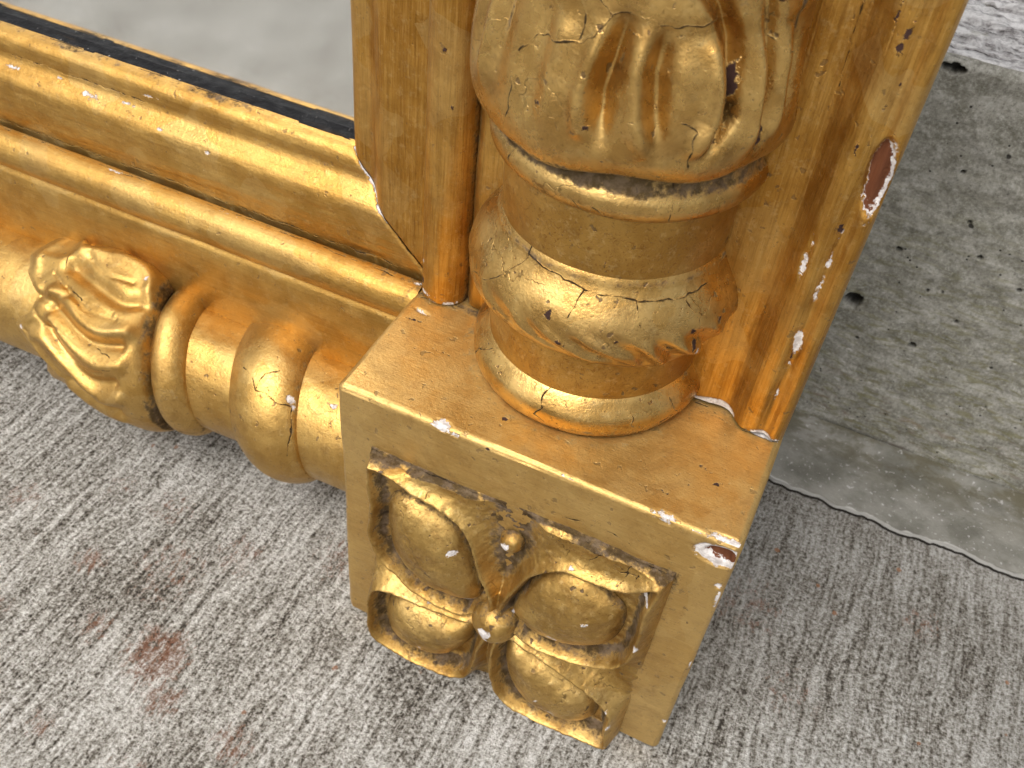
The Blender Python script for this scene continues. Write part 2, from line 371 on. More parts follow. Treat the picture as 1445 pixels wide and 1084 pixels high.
def concrete_step_mat(kind):
    n = NT('concrete_'+kind); co = n.co
    x, y, z = n.xyz(co)
    if kind == 'riser':
        st = n.vm('MULTIPLY', co, (1, 1, 1.8))
        a = n.noise(st, 7, 6, .68, .5); b = n.noise(co, 26, 5, .65); c = n.noise(co, 3, 3, .5)
        d = n.noise(n.vm('MULTIPLY', co, (1, 1, 4.5)), 11, 5, .7, .6)
        col = n.mix(n.mr(a, .34, .66), (.165, .158, .125), (.31, .30, .262))
        col = n.mix(n.ma('MULTIPLY', n.mr(b, .50, .66), .42), col, (.38, .375, .34))
        col = n.mix(n.ma('MULTIPLY', n.mr(n.noise(co, 38, 5, .7), .52, .66), .35), col, (.15, .14, .105))
        gg = n.noise(co, 95, 4, .75)
        col = n.mix(n.ma('MULTIPLY', n.mr(gg, .50, .66), .45), col, (.46, .45, .41)); col = n.mix(n.ma('MULTIPLY', n.mr(gg, .48, .36), .5), col, (.08, .075, .058))
        low = n.mr(z, .62, -.05)           # growth on the damp lower riser (height above the pavement)
        ms = n.mr(n.ma('ADD', d, n.ma('MULTIPLY', low, .0)), .50, .60)
        low2 = n.mr(z, 1.35, .45)
        col = n.mix(n.ma('MULTIPLY', n.ma('MULTIPLY', ms, low2), .62), col, n.mix(c, (.12, .11, .045), (.19, .18, .085)))
        br = n.mr(n.noise(n.vm('MULTIPLY', co, (1, 1, 3)), 9, 5, .7, .4), .54, .66)
        col = n.mix(n.ma('MULTIPLY', n.ma('MULTIPLY', br, n.mr(z, .55, .05)), .6), col, (.15, .10, .065))
        lich = n.ma('MULTIPLY', n.mr(n.noise(n.vm('MULTIPLY', co, (1, 1, 3.4)), 13, 5, .72), .60, .66), n.mr(z, 1.1, .3))
        col = n.mix(n.ma('MULTIPLY', lich, .55), col, (.60, .58, .55))
        col = n.mix(n.attr('grime_shade'), col, (.012, .010, .008))
        h = n.ma('ADD', n.ma('MULTIPLY', b, .5), n.ma('MULTIPLY', a, .4))
        pv = n.voro(n.vm('ADD', co, n.vm('SCALE', n.noise(co, 30, 2, .5, 0, True), scale=.02)), 12, 'F1', 'Distance'); pc = n.xyz(n.voro(co, 12, 'F1', 'Color'))
        pm = n.ma('MULTIPLY', n.mr(pv, .115, .075), n.mr(pc[0], .76, .79))
        pv2 = n.voro(co, 31, 'F1', 'Distance'); pc2 = n.xyz(n.voro(co, 31, 'F1', 'Color'))
        pm = n.ma('MAXIMUM', pm, n.ma('MULTIPLY', n.mr(pv2, .14, .09), n.mr(pc2[1], .84, .87)))
        col = n.mix(n.ma('MULTIPLY', pm, .9), col, (.02, .018, .015)); h = n.ma('SUBTRACT', h, n.ma('MULTIPLY', pm, 1.2))
        bs, bd = .4, .015*S
    elif kind == 'tread':
        st = n.vm('MULTIPLY', co, (3.2, 26, 10))
        a = n.noise(st, 1, 5, .65, .4); b = n.noise(co, 42, 5, .7)
        h = n.ma('ADD', n.ma('MULTIPLY', a, .55), n.ma('MULTIPLY', b, .45))
        cr = n.t.nodes.new('ShaderNodeValToRGB'); n.link(h, cr.inputs[0]); e = cr.color_ramp.elements
        e[0].position = .37; e[0].color = (.06, .05, .046, 1); e[1].position = .58; e[1].color = (.80, .78, .76, 1)
        k = e.new(.44); k.color = (.34, .32, .31, 1)
        col = cr.outputs[0]; bs, bd = 1., .05*S
        ms = n.mr(n.noise(co, 8, 4, .6), .60, .70)
        col = n.mix(n.ma('MULTIPLY', ms, .35), col, (.22, .20, .09))
    else:
        lip_shade = n.attr('grime_shade')
        a = n.noise(co, 5, 5, .62); b = n.noise(co, 48, 4, .65)
        col = n.mix(n.mr(a, .35, .66), (.125, .12, .10), (.24, .232, .205))
        col = n.mix(n.ma('MULTIPLY', n.mr(n.noise(co, 70, 2, .5), .64, .70), .6), col, (.48, .47, .46))
        ms = n.ma('MULTIPLY', n.mr(n.noise(n.vm('MULTIPLY', co, (1, 2, 2)), 6, 5, .7), .40, .56), n.mr(y, -.26, -.02))
        col = n.mix(n.ma('MULTIPLY', ms, .7), col, (.08, .068, .035))
        col = n.mix(n.mr(lip_shade, .1, .6), col, (.40, .39, .365)); col = n.mix(n.mr(lip_shade, .9, 1.3), col, (.02, .017, .013))  # pale lip; below it the shadow of the gap is painted dark
        h = n.ma('ADD', n.ma('MULTIPLY', b, .5), n.ma('MULTIPLY', a, .5)); bs, bd = .5, .02*S
    n.link(col, n.b.inputs['Base Color']); n.b.inputs['Roughness'].default_value = .88
    n.b.inputs['Specular IOR Level'].default_value = .3
    n.link(n.bump(h, bs, bd), n.b.inputs['Normal'])
    return n.m

GY = -H-.002
ZW = -1.471          # riser plane
xs = np.r_[np.linspace(-300, -4, 12), np.linspace(-3, 4, 36), np.linspace(5, 300, 12)]
zs = np.r_[np.linspace(-2.2, 1.5, 20), np.linspace(2, 300, 14)]
X, Z = np.meshgrid(xs, zs, indexing='ij')
near = np.exp(-(X**2+Z**2)/9)
pav = grid_mesh('pavement', np.stack([X, GY+0*X, Z], -1), concrete_ground(), flip=True)
pav['kind'] = 'structure'

step = bpy.data.objects.new('concrete_step', None); C.objects.link(step)
step.location = B((0.5, GY, ZW)); step['label'] = 'grey pitted concrete step with moss stained riser behind the gilt frame'; step['category'] = 'step'
so = (0.5, GY, ZW)
# riser: slightly uneven sheet with real bug holes, rounded arris at the top
YT = .515
holes = [(1.075, .482, .035, .014), (1.078, -.352, .032, .030), (1.145, -.11, .011, .009), (1.373, -.05, .010, .008), (1.314, -.448, .012, .010),
         (1.30, .05, .008, .008), (1.52, -.12, .009, .007), (1.22, .2, .007, .006), (1.45, .16, .007, .007), (1.28, -.22, .006, .006), (1.4, -.3, .007, .006)]
xr = np.r_[np.linspace(-8, .9, 14), np.linspace(.93, 2.1, 330), np.linspace(2.3, 9, 10)]
yr = np.linspace(GY-.02, YT, 300)
X, Y = np.meshgrid(xr, yr, indexing='ij')
dz = .006*fbm(X*5, Y*9)+.003*fbm(X*25, Y*25)
pit = np.zeros(X.shape)
for hx, hy, ha, hb in holes:
    q = np.hypot((X-hx)/ha, (Y-hy)/hb)*(1+.18*vnoise(X*60, Y*60))
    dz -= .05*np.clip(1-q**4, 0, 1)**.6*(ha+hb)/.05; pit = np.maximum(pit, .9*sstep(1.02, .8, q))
rnd = .018*sstep(YT-.03, YT, Y)**2
rise = grid_mesh('riser', np.stack([X, Y, ZW+dz-rnd], -1), concrete_step_mat('riser'), step, {'grime_shade': np.maximum(pit, .8*sstep(GY+.060, GY+.045, Y+.012*vnoise(X*13, Y*20)))}, origin=so)
zt = np.r_[np.linspace(-40, -3.2, 8), np.linspace(-3, ZW-.018, 160)]
xt = np.r_[np.linspace(-8, .9, 14), np.linspace(.93, 2.1, 240), np.linspace(2.3, 9, 10)]
X, Z = np.meshgrid(xt, zt, indexing='ij')
dy = .010*fbm(X*4, Z*22)+.006*fbm(X*30, Z*45)
for hx, hz, ha, hb in ((1.20, -1.62, .030, .012), (1.155, -1.60, .012, .008), (1.36, -1.75, .02, .01), (1.13,-1.86,.01,.008)):
    q = np.hypot((X-hx)/ha, (Z-hz)/hb)*(1+.25*vnoise(X*40, Z*60)); dy -= .05*np.sqrt(np.clip(1-q*q, 0, 1))
edge = sstep(ZW-.10, ZW-.018, Z)
dy = dy*(1-.5*edge)-.004*edge
tread = grid_mesh('tread', np.stack([X, YT+dy, Z], -1), concrete_step_mat('tread'), step, flip=True, origin=so)
# mortar fillet along the foot of the riser: thin lip with an uneven front edge
xf = np.r_[np.linspace(-8, .9, 20), np.linspace(.95, 2.1, 260), np.linspace(2.3, 9, 14)]
v = np.r_[np.linspace(0, .1, 16), np.linspace(.12, 1, 50)]
X, V = np.meshgrid(xf, v, indexing='ij')
zf = -1.13+.010*fbm(X*6, X*0)+.006*fbm(X*26, X*0+3)
prof = np.where(V < .05, V/.05*.030, .030+(V-.05)/.95*.010)
prof = prof+.030*sstep(.80, 1, V)**2
Zf = zf+(ZW+.004-zf)*np.clip((V-.06)/.94, 0, 1)
Yf = GY-.002+prof+.003*fbm(X*9, Zf*9)*sstep(0.03, .10, V)
fil = grid_mesh('mortar_fillet', np.stack([X, Yf, Zf], -1), concrete_step_mat('fillet'), step, {'grime_shade': np.where(V < .026, 1.6, .75*sstep(.085, .05, V+.02*vnoise(X*30, V*0)))}, flip=True, origin=so)  # lowest strip carries a painted shadow line for the gap under the lip

# ------------------------------------------------------------------ the mirror frame
frame = bpy.data.objects.new('gilt_mirror', None); C.objects.link(frame)
fo = (0.5, GY, -.31)
frame.location = B(fo)
frame['label'] = 'gilt mirror frame with rosette corner block and two turned half columns'
frame['category'] = 'mirror'

L_END, T_END = -3.4, 3.4      # how far the rail and the stile run on beyond the picture

# corner block ---------------------------------------------------------------
def rounded(P, lo, hi, r):
    q = np.clip(P, lo+r, hi-r); d = P-q; L = np.linalg.norm(d, axis=-1, keepdims=True)
    return q+d/np.maximum(L, 1e-9)*np.minimum(L, 1e9)*0+q*0+np.where(L > 1e-9, d/np.maximum(L, 1e-9)*r, 0)+0*q if False else q+np.where(L > 1e-9, d/np.maximum(L, 1e-9)*r, 0)

lo = np.array([0, -H, -.62]); hi = np.array([1., 0, 0]); br = .016
allco, allq, at = [], [], {k: [] for k in ('chip_white', 'chip_brown', 'chip_dark', 'crack', 'grime_shade')}
off = 0
def lin(a, b, n, r):
    e = np.linspace(0, r, 7)[:-1]
    return np.r_[a+e, np.linspace(a+r, b-r, n), (b-e)[::-1]]
def face(axis, side, n1, n2):
    global off
    o1, o2 = [i for i in range(3) if i != axis]
    A_, B_ = np.meshgrid(lin(lo[o1], hi[o1], n1, br), lin(lo[o2], hi[o2], n2, br), indexing='ij')
    P = np.zeros(A_.shape+(3,)); P[..., o1] = A_; P[..., o2] = B_; P[..., axis] = (hi if side else lo)[axis]
    q = np.clip(P, lo+br, hi-br); d = P-q; Ln = np.linalg.norm(d, axis=-1, keepdims=True)
    nrm = d/Ln
    P = q+nrm*br
    x, y, z = P[..., 0], P[..., 1], P[..., 2]
    wear = -.004*np.clip(fbm(x*9, y*9, z*9), 0, 1)*((np.abs(nrm).max(-1) < .97))
    soft = .0025*fbm(x*3, y*3, z*3)
    P = P+nrm*(wear+soft)[..., None]
    cw = np.zeros(x.shape); cb = np.zeros(x.shape); ck = np.zeros(x.shape); gm = np.zeros(x.shape); kd = np.zeros(x.shape)
    if axis == 2 and side:
        cw = chips(x, y, [(.962, -.052, .062, .036, .15), (.278, -.006, .030, .009, 0), (.312, -.010, .012, .006, .1), (.825, -.012, .022, .008, 0), (.993, -.19, .009, .040, 0), (.985, -.155, .012, .012, 0),
                          (.995, -.80, .012, .008, 0), (.997, -.50, .006, .02, 0), (.9, -.004, .02, .004, 0)])
        cb = chips(x, y, [(.968, -.046, .040, .019, .12)])
        ck = cracks(x, y, [[(.60, -.13), (.72, -.125), (.80, -.14)]])
        kd = chips(x, y, [(.055, -.06, .006, .004, 0), (.40, -.012, .009, .006, 0), (.64, -.015, .010, .004, 0), (.95,-.33,.004,.006,0)])
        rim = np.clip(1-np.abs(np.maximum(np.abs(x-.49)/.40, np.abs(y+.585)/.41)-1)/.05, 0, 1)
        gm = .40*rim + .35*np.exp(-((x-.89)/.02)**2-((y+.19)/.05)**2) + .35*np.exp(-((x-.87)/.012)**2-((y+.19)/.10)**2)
    if axis == 1 and side:
        cw = chips(x, z, [(.278, -.010, .024, .012, 0), (.826, -.008, .03, .010, 0), (.965, -.01, .05, .012, 0), (.05, -.33, .02, .006, .2),
                          (.95, -.352, .05, .010, .05), (.60, -.004, .02, .003, 0)])
        kd = chips(x, z, [(.398, -.093, .008, .006, 0), (.35, -.14, .006, .003, .5), (.86, -.18, .014, .004, .3), (.90, -.15, .008, .004, -.3), (.80, -.07, .012, .003, 0), (.05, -.29, .022, .005, -.1), (.93,-.24,.008,.003,.2), (.17,-.22,.02,.002,.1), (.84,-.12,.006,.003,.9)])
        ck = cracks(x, z, [[(.015, -.372), (.05, -.385), (.10, -.395), (.21, -.402)], [(.78, -.372), (.82, -.375), (.86, -.352), (.90, -.338), (.97, -.338), (1.0, -.352)], [(.10, -.20), (.18, -.205), (.23, -.20)]])
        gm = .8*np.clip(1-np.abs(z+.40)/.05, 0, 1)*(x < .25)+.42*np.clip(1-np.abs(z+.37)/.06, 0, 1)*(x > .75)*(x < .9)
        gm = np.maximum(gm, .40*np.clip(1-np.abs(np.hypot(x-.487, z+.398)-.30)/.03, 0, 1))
    cut_ = .010*sstep(CL-.004, CL+.004, cb)+.005*sstep(CL-.003, CL+.003, cw)
    ins = np.minimum(np.minimum(A_-lo[o1], hi[o1]-A_), np.minimum(B_-lo[o2], hi[o2]-B_))
    P = P-nrm*(cut_*sstep(.004, .024, ins))[..., None]
    nu, nv = A_.shape
    I = np.arange(nu*nv).reshape(nu, nv)
    qd = np.stack([I[:-1, :-1], I[1:, :-1], I[1:, 1:], I[:-1, 1:]], -1).reshape(-1, 4)
    flip = (side == 0) ^ (axis == 1)
    flip = not flip if False else flip
    # B() keeps handedness, so plain axis order decides the winding
    if flip: qd = qd[:, ::-1]
    allco.append(P.reshape(-1, 3)); allq.append(qd+off); off += nu*nv
    for k, a in zip(('chip_white', 'chip_brown', 'chip_dark', 'crack', 'grime_shade'), (cw, cb, kd, ck, gm)): at[k].append(a.ravel())
face(2, 1, 300, 290); face(1, 1, 300, 190); face(0, 1, 120, 120); face(0, 0, 60, 60); face(1, 0, 40, 40); face(2, 0, 30, 30)
block = raw_mesh('corner_block', B(np.concatenate(allco))-B(np.array(fo)), np.concatenate(allq), G_block, frame, {k: np.concatenate(a) for k, a in at.items()})

# rosette --------------------------------------------------------------------
RC, RH = (.490, -.570), .380
pet = [
 [(.03,.10),(.12,.45),(.24,.68),(.38,.80),(.58,.83),(.78,.85),(.98,.99),(.96,.70),(.97,.35),(.92,.10),(.76,-.04),(.55,-.10),(.30,-.14),(.12,-.06)],
 [(-.03,.10),(-.13,.36),(-.19,.58),(-.27,.76),(-.42,.87),(-.62,.92),(-.99,1.0),(-.97,.6),(-.99,.3),(-.92,.08),(-.76,-.03),(-.55,-.13),(-.30,-.16),(-.12,-.06)],
 [(.10,-.18),(.32,-.21),(.50,-.27),(.66,-.35),(.82,-.44),(.95,-.58),(.95,-.80),(.97,-1.0),(.70,-1.03),(.36,-1.05),(.15,-.99),(.04,-.80),(.01,-.50),(.03,-.28)],
 [(-.10,-.20),(-.32,-.23),(-.62,-.27),(-.92,-.30),(-1.0,-.48),(-1.0,-.82),(-.93,-.98),(-.75,-1.04),(-.5,-1.05),(-.22,-.98),(-.13,-.78),(-.10,-.5),(-.06,-.30)]]
loops = [crom(p, 14, True) for p in pet]
def ros_fields(u, v):
    uw = u+.012*fbm(u*3.1, v*3.1+5); vw = v+.012*fbm(u*3.1+9, v*3.1)
    best = np.full(u.shape, -1e9); best_i = np.zeros(u.shape, int)
    second = np.full(u.shape, -1e9)
    for i, lp in enumerate(loops):
        cl = np.vstack([lp, lp[:1]])
        d = polydist(uw, vw, cl); d = np.where(inside(uw, vw, lp), d, -d)
        second = np.where(d > best, best, np.maximum(second, d))
        best_i = np.where(d > best, i, best_i); best = np.maximum(best, d)
    return uw, vw, best, best_i, second
CB = (0., -.11)
def ros_h(u, v, dome=False):
    uw, vw, d, bi, sec = ros_fields(u, v)
    rc = np.hypot(uw-CB[0], vw-CB[1])
    ridge = .058-.011*v+.004*vnoise(u*2.3, v*2.3)
    floor_in = .010
    # from ridge inward: steep wall down to the groove
    hin = floor_in+(ridge-floor_in)*np.exp(-(np.clip(d, 0, 9)/.046)**2)
    out = np.clip(-d, 0, 9)
    top = (v > .2)
    fl = np.where(top, .026-.022*np.exp(-((u+.02)/.20)**4), .006)
    hout = fl+(ridge-fl)*np.exp(-(out/np.where(top, .062, .075))**1.5)
    h = np.where(d >= 0, hin, hout)
    h = h+.011*np.exp(-(d/.028)**2)*sstep(.10, .30, rc)
    # saddle round the boss
    h = np.maximum(h, .046*np.exp(-(rc/.20)**4))
    # slope at the rosette's outer boundary (its own thickness)
    e = np.maximum(np.abs(u)/1.035, np.where(v > 0, v/1.3, -v/1.10))
    h = h*np.where(e < .97, 1, np.clip(1-((e-.97)/.04), 0, 1)**.5)
    h = np.minimum(h, np.clip((1.030-v)/.06, 0, 1)**.7*.075+.008*np.clip((1.065-v)/.02, 0, 1)+.001)
    notch = 1.15*np.exp(-(u/.17)**2)*sstep(.16, .40, v)+.6*np.exp(-(u/.09)**2)*sstep(-.5, -.8, v)
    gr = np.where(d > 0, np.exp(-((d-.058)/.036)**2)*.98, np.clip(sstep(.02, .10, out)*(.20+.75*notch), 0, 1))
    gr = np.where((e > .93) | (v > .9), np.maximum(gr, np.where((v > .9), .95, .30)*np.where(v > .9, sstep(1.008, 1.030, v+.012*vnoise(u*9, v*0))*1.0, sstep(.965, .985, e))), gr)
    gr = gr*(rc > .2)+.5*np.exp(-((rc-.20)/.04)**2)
    return h, d, bi, gr
n = 300
U, V = np.meshgrid(np.linspace(-1.045, 1.045, n), np.linspace(-1.11, 1.066, n), indexing='ij')
h, d, bi, gr = ros_h(U, V)
h2 = h+.0025*fbm(U*9, V*9)+.0012*fbm(U*30, V*30)
h2 = h2-.004
cw = chips(U, V, [(.93, .80, .040, .022, -.2), (.97, .36, .020, .045, .2), (.60, .80, .030, .012, -.2), (-.52, -.20, .035, .03, 0), (.33, -.16, .03, .025, 0), (.60, -.12, .025, .02, 0), (.90, -.54, .035, .025, .8), (.75, -.42, .03, .012, .6), (.97, -.7, .012, .04, 0), (.10, .02, .02, .03, 0),
                  (.45,.84,.022,.010,.1), (.99,-.95,.012,.012,0)])*.385
cw = np.clip(CL+ (cw/.385-CL)*.385, 0, 2*CL)*(cw > 0)
WV = V*RH-h
ck = cracks(U*RH, WV, [[(-.42, .386), (-.2, .383), (.0, .380), (.2, .384), (.42, .383)], [(.20, .28), (.205, .33), (.235, .37)], [(.28, .28), (.30, .36)], [(.31, .30), (.335, .37)], [(-.22, .30), (-.215, .34)], [(.26, .33), (.33, .34)]], .006)
ros = grid_mesh('rosette', np.stack([RC[0]+RH*U, RC[1]+RH*V, h2], -1), G_ros, frame, {'grime_shade': gr, 'chip_white': cw, 'crack': ck}, origin=fo)
# swelling petals, each an own carved boss inside its rim
domes = [
 [(.08,.12),(.13,.38),(.25,.60),(.46,.71),(.67,.66),(.82,.52),(.80,.20),(.58,-.03),(.34,-.07),(.16,.0)],
 [(-.16,.02),(-.21,.28),(-.34,.60),(-.52,.72),(-.76,.76),(-.88,.62),(-.84,.20),(-.64,-.01),(-.44,-.10),(-.26,-.06)],
 [(.10,-.36),(.36,-.38),(.60,-.46),(.79,-.58),(.84,-.80),(.76,-.95),(.56,-.98),(.28,-.95),(.13,-.76)],
 [(-.20,-.36),(-.42,-.38),(-.68,-.40),(-.85,-.48),(-.90,-.72),(-.82,-.92),(-.58,-.97),(-.36,-.90),(-.24,-.70),(-.18,-.52)]]
pw = [[(.42, .10, .05, .035, .3), (.62, .42, .03, .02, .2)], [(-.36, .50, .035, .03, .4), (-.22, .02, .035, .022, 0)], [(.55, -.80, .035, .016, .2), (.42, -.72, .03, .010, .9), (.58, -.86, .03, .012, -.6), (.48,-.80,.03,.008,.1)], [(-.55, -.78, .012, .012, 0)]]
for i, dp in enumerate(domes):
    lp = crom(dp, 14, True); cen = lp.mean(0); lp = cen+(lp-cen)*1.03
    ang = np.arange(len(lp)); nr = 56
    t = np.linspace(0, 1, nr)[:, None, None]
    g = cen+(lp[None]-cen)*t
    u, vv = g[..., 0], g[..., 1]
    tt = np.broadcast_to(t[..., 0], u.shape)
    hg = .076 if i < 2 else .078
    z = .004+hg*np.clip(1-tt**2.4, 0, 1)**.60+.003*fbm(u*5, vv*5, None)+.0016*fbm(u*16, vv*16)
    df = ros_fields(u, vv)[2]
    z = np.where(df < .09, .003+(z-.003)*sstep(.014, .085, df), z)
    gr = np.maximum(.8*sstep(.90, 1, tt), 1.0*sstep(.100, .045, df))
    ckp = 0*u
    cwp = chips(u, vv, pw[i]); cwp = np.clip(CL+(cwp-CL)*.385, 0, 2*CL)*(cwp > 0)
    o = grid_mesh('petal', np.stack([RC[0]+RH*u, RC[1]+RH*vv, z], -1), G_ros, ros, {'grime_shade': gr, 'crack': ckp, 'chip_white': cwp}, close_v=True, flip=False, origin=fo)
def boss(name, cu, cv, r, z0, hh, ch, seed):
    a = np.linspace(0, 2*math.pi, 90, endpoint=False); t = np.linspace(0, 1, 40)
    T, A_ = np.meshgrid(t, a, indexing='ij')
    rr = r*(1+.06*vnoise(np.cos(A_)*1.5+seed, np.sin(A_)*1.5))
    u = cu+T*rr*np.cos(A_); v = cv+T*rr*np.sin(A_)
    z = z0+hh*np.clip(1-T**2.2, 0, 1)**.55+.002*fbm(u*14, v*14)
    cwb = chips(u, v, ch); cwb = np.clip(CL+(cwb-CL)*.385, 0, 2*CL)*(cwb > 0)
    return grid_mesh(name, np.stack([RC[0]+RH*u, RC[1]+RH*v, z], -1), G_ros, ros, {'grime_shade': .62*sstep(.55, 1, T), 'chip_white': cwb}, close_v=True, origin=fo)
boss('boss', CB[0], CB[1], .175, .032, .066, [(-.03, -.10, .05, .045, .3), (.07, -.16, .03, .02, 0), (-.02, -.17, .03, .02, .5)], 1.)
sb = boss('seed_bead', .005, .74, (.085), .004, .034, [(-.015, .735, .050, .035, .9), (-.05, .70, .016, .035, .2)], 4.)

# turned columns --------------------------------------------------------------
def thetas(lo_, hi_, nfine, ncoarse):
    f = np.linspace(lo_, hi_, nfine, endpoint=False); c = np.linspace(hi_, lo_+360, ncoarse, endpoint=False)
    return np.radians(np.r_[f, c])
UC = (.487, -.398)
def upright(name, prof, ny, mat, disp=None, attrf=None, parent=None, th=None, smooth=True):
    p = crom(prof, 12) if smooth else np.array(prof, float)
    p = resample(p, ny)
    th = thetas(-85, 110, 420, 70) if th is None else th
    Yp = p[:, 0][:, None]+0*th[None]; R_ = p[:, 1][:, None]+0*th[None]; T = th[None]+0*Yp
    deg = np.degrees(T); deg = np.where(deg > 180, deg-360, deg)
    R_ = R_+.0022*fbm(np.cos(T)*2.2, Yp*6, np.sin(T)*2.2)
    if disp is not None: Yp, R_ = disp(Yp, R_, deg)
    P = np.stack([UC[0]+R_*np.sin(T), Yp, UC[1]+R_*np.cos(T)], -1)
    at = attrf(Yp, R_, deg) if attrf else None
    return grid_mesh(name, P, mat, parent or frame, at, close_v=True, flip=False, origin=fo)
def arc(deg, R0=.32): return np.radians(deg)*R0
def A(pts, R0=.32): return [(math.radians(a)*R0, b) for a, b in pts]

shaft = upright('upright_column', [(.05, .256), (.10, .255), (.2, .253), (.4, .251), (.45, .251), (.55, .254), (.62, .256), (.7, .256), (.8, .255), (1., .252), (1.6, .25), (2.5, .248), (T_END, .246)], 260, G_neck,
    attrf=lambda Y, R_, g: {'chip_dark': chips(arc(g, .24), Y, [(arc(14, .24), .457+.02, .005, .012, .1), (arc(16, .24), .475, .004, .004, 0), (arc(5, .24), .535, .016, .003, .1)]),
                            'grime_shade': .45*np.exp(-((Y-.585)/.010)**2)+.35*np.exp(-((Y-.455)/.01)**2)+.3*np.exp(-((Y-.10)/.012)**2)})
def base_attr(Y, R_, g):
    return {'crack': cracks(arc(g, .27), Y, [A([(-42, .094), (-50, .06), (-57, -.01)], .27), A([(-2, .115), (-4, .08), (-2, .06), (-5, .045), (0, .03)], .27), A([(40, .09), (41, .04)], .27), A([(20, .012), (40, .012), (55, .015), (62, .03)], .27), A([(62,.085),(66,.03)],.27)]),
            'grime_shade': .5*np.exp(-((Y-.022)/.010)**2)*(g > 10)*(g < 60)+.25*sstep(.08, .1, Y),
            'chip_dark': chips(arc(g, .27), Y, [(arc(58, .27), .032, .022, .003, .15), (arc(-8, .27), .06, .007, .004, .4)])}
base_ring = upright('base_ring', [(.001, .268), (.004, .279), (.018, .287), (.034, .291), (.050, .291), (.064, .287), (.078, .278), (.090, .268), (.099, .260), (.108, .250)], 70, G_col, attrf=base_attr, parent=shaft)
def rope_disp(Y, R_, g):
    # slanting gouges on the lower half, deeper towards the right
    lower = sstep(.352, .29, Y)*sstep(.195, .235, Y)
    amp = (.004+.014*sstep(-38, 20, g)*sstep(78, 55, g))*lower*(.85+.5*vnoise(g/17, Y*0+3))
    ph = (g+170*(Y-.28))/17.5+.22*vnoise(g/11, Y*0)
    s = np.sin(2*math.pi*ph)
    R_ = R_+amp*(np.where(s > 0, s, -np.abs(s)**.8)-.30)
    Y = Y+.030*np.exp(-((g-0)/48)**2)*sstep(.34, .20, Y)
    return Y, R_
def rope_attr(Y, R_, g):
    a = arc(g, .29)
    return {'crack': cracks(a, Y, [A([(-26, .475), (-24, .425), (-31, .37), (-38, .335), (-49, .31)], .29), A([(-25, .43), (-11, .425), (7, .415), (30, .41), (53, .405), (66, .41)], .29), A([(7, .415), (4, .36)], .29), A([(30, .41), (32, .36)], .29), A([(53, .40), (63, .31), (64, .28)], .29)], .004),
            'chip_dark': chips(a, Y, [(arc(-4, .29), .355, .006, .014, .1), (arc(2, .29), .300, .014, .007, -.4), (arc(-3, .29), .32, .006, .004, 0), (arc(46, .29), .30, .004, .016, .6), (arc(24, .29), .33, .007, .003, 0), (arc(58, .29), .29, .012, .012, 0), (arc(70, .29), .335, .012, .006, .5), (arc(56,.29),.33,.008,.016,.5)]),
            'chip_white': chips(a, Y, [(arc(80, .29), .235, .016, .005, .4), (arc(60, .29), .268, .006, .005, .4)]),
            'grime_shade': .55*np.exp(-((Y-.435)/.008)**2)+.5*np.exp(-((Y-.14)/.012)**2)}
rope = upright('rope_ring', [(.188, .246), (.192, .258), (.203, .272), (.222, .286), (.248, .299), (.278, .312), (.308, .317), (.338, .313), (.366, .301), (.390, .285), (.408, .272), (.424, .262), (.440, .255), (.452, .247)], 150, G_col, rope_disp, rope_attr, shaft, thetas(-85, 110, 560, 60))
def collar_attr(Y, R_, g):
    a = arc(g, .28)
    return {'grime_shade': .85*sstep(.650, .672, Y)*(1+.3*np.cos(np.radians(g+40)))+.3*np.exp(-((Y-.597)/.006)**2), 'crack': cracks(a, Y, [A([(-32, .69), (-36, .63)], .28), A([(34, .69), (35, .60)], .28), A([(6, .625), (10, .61), (14, .605)], .28), A([(-2, .635), (1, .61)], .28)])}
collar = upright('collar_ring', [(.590, .250), (.594, .262), (.603, .275), (.616, .286), (.632, .292), (.646, .292), (.658, .287), (.670, .279), (.68, .274), (.70, .272), (.71, .262)], 80, G_col, None, collar_attr, shaft)
GRV = [ # grooves (deg, y) polylines, depth, half width
 ([(-18, .965), (-19, .88), (-19, .80)], .008, .024), ([(7, 1.00), (5, .93), (3, .87), (4, .82), (7, .77)], .024, .015),
 ([(19, .985), (18, .92), (20, .85), (23, .78)], .020, .016),
 ([(26, 1.12), (29, 1.057), (34, 1.026), (39, .976), (41, .914), (42, .854), (39, .80), (36, .77)], .030, .013),
 ([(50, 1.04), (53, .98), (55, .92), (56, .851), (57, .765)], .020, .013),
 ([(66, 1.05), (68, .9), (70, .78)], .012, .02), ([(-33, 1.0), (-34, .9), (-35, .80)], .006, .020),
 ([(-52, 1.0), (-54, .78)], .014, .02), ([(85, 1.0), (86, .78)], .014, .02)]
RIB = [([(-39, 1.0), (-40, .9), (-42, .79)], .008, .016), ([(2, 1.0), (0, .93), (-2, .87), (-1, .80)], .012, .020),
 ([(14.5, .985), (13.5, .92), (15, .85), (18, .78)], .012, .022), ([(34, .97), (36, .914), (37, .854), (34, .80)], .013, .020),
 ([(46, 1.03), (49, .95), (51, .86), (52, .78)], .011, .018), ([(-12, .95), (-12, .80)], .006, .026), ([(62, 1.0), (64, .80)], .008, .018), ([(27, .97), (27, .82)], .005, .03)]
for a_ in (-66, -79, -92, -106, -120, -135, 100, 114, 128): GRV.append(([(a_, 1.0), (a_-1, .9), (a_+1, .78)], .016, .018))
